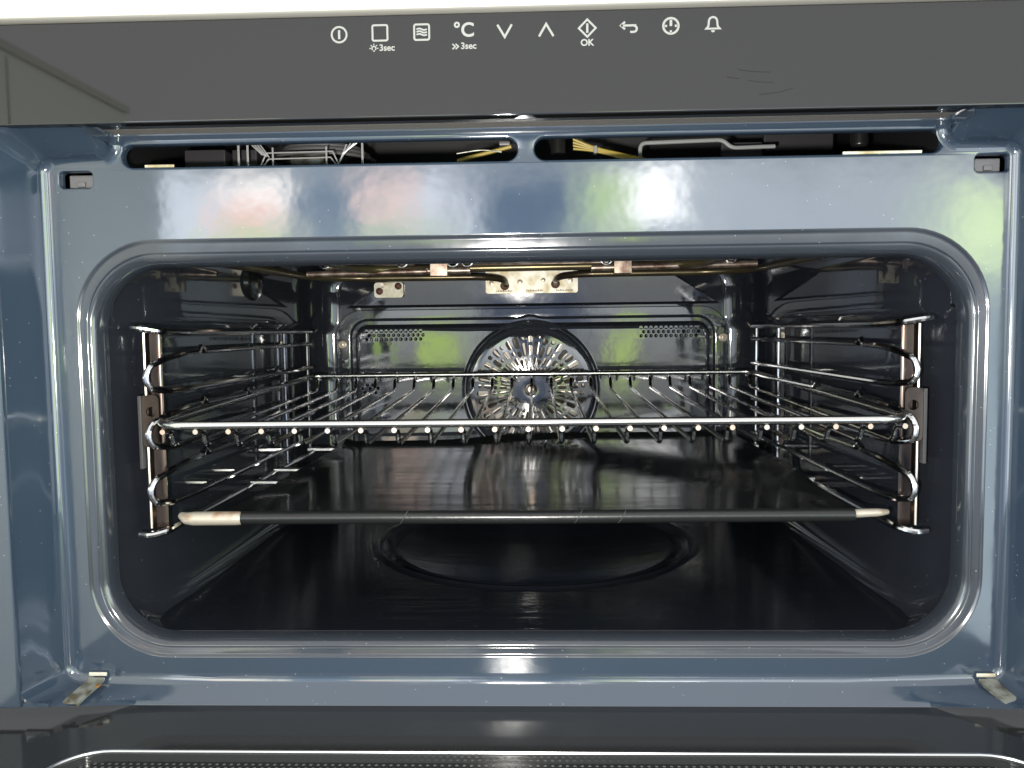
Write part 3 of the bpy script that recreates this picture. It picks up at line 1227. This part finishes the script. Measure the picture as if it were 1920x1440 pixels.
RX = .2145
fr = []
base = [(-RX, yf), (RX, yf), (RX, yb), (-RX, yb)]
rc = (.020, .020, .010, .010)
cor = [(-RX + .02, yf + .02, .02, 180, 270), (RX - .02, yf + .02, .02, 270, 360), (RX - .01, yb - .01, .01, 0, 90), (-RX + .01, yb - .01, .01, 90, 180)]
loop3 = []
for cx, cy, r, a0, a1 in cor:
    for k in range(9):
        a = math.radians(a0 + (a1 - a0) * k / 8)
        x, y = cx + r * math.cos(a), cy + r * math.sin(a)
        loop3.append((x, y, zr(y)))
bm = bmesh.new()
tube(bm, loop3, .00235, 12, closed=True)
link("frame_rod", bm, M_ROD, rack)
PITCH = .01885
DROP = .0135
bar0 = None
for k in range(-11, 12):
    x = .0012 + k * PITCH
    if bar0 is None:
        bm = bmesh.new()
        y0, y1 = yf - .0012, yb + .0015
        pts = [(0, y0, zr(y0) - .0036), (0, y0 + .010, zr(y0) - .0040), (0, y0 + .0145, zr(y0) - DROP), (0, y1 - .013, zr(y1) - DROP), (0, y1 - .0085, zr(y1) - .0038), (0, y1 + .001, zr(y1) - .0036)]
        tube(bm, fillet(pts, .004, 5), .00150, 10)
        # cut end facing the room
        ring_n = 12
        cv = [bm.verts.new((.00150 * math.cos(2 * PI * q / ring_n), y0 - .0002, zr(y0) - .0036 + .00150 * math.sin(2 * PI * q / ring_n))) for q in range(ring_n)]
        fc = bm.faces.new(cv)
        fc.material_index = 1
        bar0 = link("crossbar", bm, [M_CHROME, M_WEND], rack)
        bar0.location.x = x
    else:
        c = bar0.copy()
        COL.objects.link(c)
        c.parent = rack
        c.location.x = x

# ------------------------------------------------------------------ baking tray
tray = thing("baking_tray", "black enamel baking tray with worn ends lying below the wire rack", "baking tray")
TZ = -.1075
bm = bmesh.new()
nx, ny = 44, 32
grid = []
for j in range(ny + 1):
    row = []
    y = .036 + (.350 - .036) * j / ny
    for i in range(nx + 1):
        tx = i / nx * 2 - 1
        x = .0050 + tx * .1920
        z = TZ + .0000
        # lip at the sides and the back, slight sag and a diagonal warp
        e = max(0, (abs(tx) - .97) / .03)
        z += .0030 * e * e
        e2 = max(0, (y - .343) / .007)
        z += .0040 * e2 * e2
        z -= .0012 * (1 - tx * tx) * math.sin(PI * (y - .036) / .314)
        w = x * .69 + (y - .305) * .72
        z += .0034 * math.tanh(w / .026)
        row.append(bm.verts.new((x, y, z)))
    grid.append(row)
for j in range(ny):
    for i in range(nx):
        bm.faces.new((grid[j][i], grid[j][i + 1], grid[j + 1][i + 1], grid[j + 1][i]))
ret = bmesh.ops.extrude_face_region(bm, geom=list(bm.faces))
bmesh.ops.translate(bm, vec=(0, 0, -.0009), verts=[v for v in ret["geom"] if isinstance(v, bmesh.types.BMVert)])
bmesh.ops.recalc_face_normals(bm, faces=bm.faces)
link("tray_sheet", bm, M_TRAY, tray, 50)
bm = bmesh.new()
LY, LZ, LR = .0330, -.1092, .0041
pts = [(-.1720 + .344 * k / 40 * 1.06, LY, LZ) for k in range(41)]
tube(bm, [(-.1735, LY, LZ), (-.10, LY, LZ), (0, LY, LZ - .0004), (.10, LY, LZ), (.1930, LY, LZ + .0002)], LR, 16)
lip = link("rolled_edge", bm, M_LIP, tray)
for x in (-.0745, .0300, .0560):
    bm = bmesh.new()
    n = 16
    a = [(x + .0025 * math.sin(2 * PI * k / n), LY + (LR + .00012) * math.cos(2 * PI * k / n), LZ + (LR + .00012) * math.sin(2 * PI * k / n)) for k in range(n)]
    tube(bm, a, .00025, 5, closed=True)
    link("scratch", bm, M_SCRATCH, lip)
bm = bmesh.new()
tube(bm, [(-.2125, LY + .003, LZ + .001), (-.2080, LY + .001, LZ - .0004), (-.2030, LY, LZ - .0003), (-.1760, LY, LZ - .0002), (-.1700, LY, LZ - .0008)], LR, 14,
     rads=[.0022, .0037, .0042, .0042, .0030])
o = link("bare_end", bm, M_BARE, tray)
o["label"] = "worn bare metal left end of the tray edge with rust"
bm = bmesh.new()
tube(bm, [(.1925, LY, LZ + .0008), (.1965, LY, LZ + .0010), (.2070, LY, LZ + .0014), (.2140, LY + .003, LZ + .0010)], LR, 14, rads=[.0024, .0026, .0024, .0016])
o = link("bare_end", bm, M_BARE, tray)
o["label"] = "short worn bare metal right end of the tray edge"

# ------------------------------------------------------------------ open door, folded down
DZ = -.2052
door_t = bpy.data.objects.new("oven_door", None)
bm = bmesh.new()
win = [(-.2245 + .012, -.0742), (.2245 + .010, -.0742)]


def ring_xy(x0, x1, y0, y1, r, n=8):
    return rrect(x0, x1, y0, y1, r, n)


dl = ring_xy(-.2975, .2975, -.44, -.0106, .006)
wl = ring_xy(-.2310, .2420, -.3600, -.0600, .024)
polys = [[Vector((x, y, 0)) for x, y in q] for q in (dl, wl)]
flat = [p for q in polys for p in q]
vs = [bm.verts.new((p.x, p.y, DZ)) for p in flat]
for tt in tessellate_polygon(polys):
    bm.faces.new([vs[i] for i in tt])
nb = len(dl)


def at_xy(lp, z):
    return [(x, y, z) for x, y in lp]


loft(bm, [at_xy(dl, DZ), at_xy(insetloop(dl, -.0012), DZ - .0008), at_xy(insetloop(dl, -.0016), DZ - .0030), at_xy(insetloop(dl, -.0016), DZ - .024)])
loft(bm, [at_xy(wl, DZ), at_xy(insetloop(wl, .0006), DZ - .0006), at_xy(insetloop(wl, .0006), DZ - .0060)])
door = link("oven_door", bm, M_DOOR, oven)
bm = bmesh.new()
tube(bm, [(x, y, DZ + .0003) for x, y in insetloop(wl, -.0002)], .0011, 8, closed=True)
link("window_trim", bm, M_TRIM, door)
bm = bmesh.new()
wi = insetloop(wl, .0006)
bm.faces.new([bm.verts.new((x, y, DZ - .0046)) for x, y in wi])
link("door_window", bm, M_DOORG, door)
# perforated microwave screen: a printed/punched dot pattern
bm = bmesh.new()
px_ = .0036
j = 0
y = -.0630
while y > -.352:
    x = -.222 + (px_ / 2 if j % 2 else 0)
    while x < .233:
        vsd = [bm.verts.new((x + .0009 * math.cos(PI / 3 * q), y + .0009 * math.sin(PI / 3 * q), DZ - .00445)) for q in range(6)]
        bm.faces.new(vsd)
        x += px_
    y -= px_ * .87
    j += 1
link("screen_dots", bm, M_MESHD, door)
bpy.data.objects.remove(door_t)

# hinges in the bottom corners
for s, cx in ((-1, -.2470), (1, .2530)):
    bm = bmesh.new()

    def H(a, y, z):
        return (cx + a, y, z)
    sec = [(-.0060, -.0045, -.1930), (.0060, -.0045, -.1930)]
    path = [(0.0, -.0035, -.1925), (0.0, -.0080, -.1938), (s * .0014, -.0135, -.1950), (s * .0030, -.0195, -.1965), (s * .0042, -.0235, -.1985)]
    lp = []
    for dx, yy, zz in path:
        w = .0047
        lp.append([H(dx - w, yy, zz), H(dx + w, yy, zz), H(dx + w, yy + .0005, zz - .0016), H(dx - w, yy + .0005, zz - .0016)])
    loft(bm, lp)
    h = link("door_hinge", bm, M_GALV, oven)
    bm = bmesh.new()
    box(bm, H(-.0052, -.0022, -.1924), H(.0052, -.0010, -.1902), .0005)
    link("hinge_tab", bm, M_PLATE, h)
    if s < 0:
        bm = bmesh.new()
        box(bm, H(-.0075, -.0190, -.1985), H(-.0050, -.0160, -.1965), .0009)
        box(bm, H(.0038, -.0130, -.1946), H(.0066, -.0090, -.1932), .0009)
        link("rust_spot", bm, M_RUSTY, h)
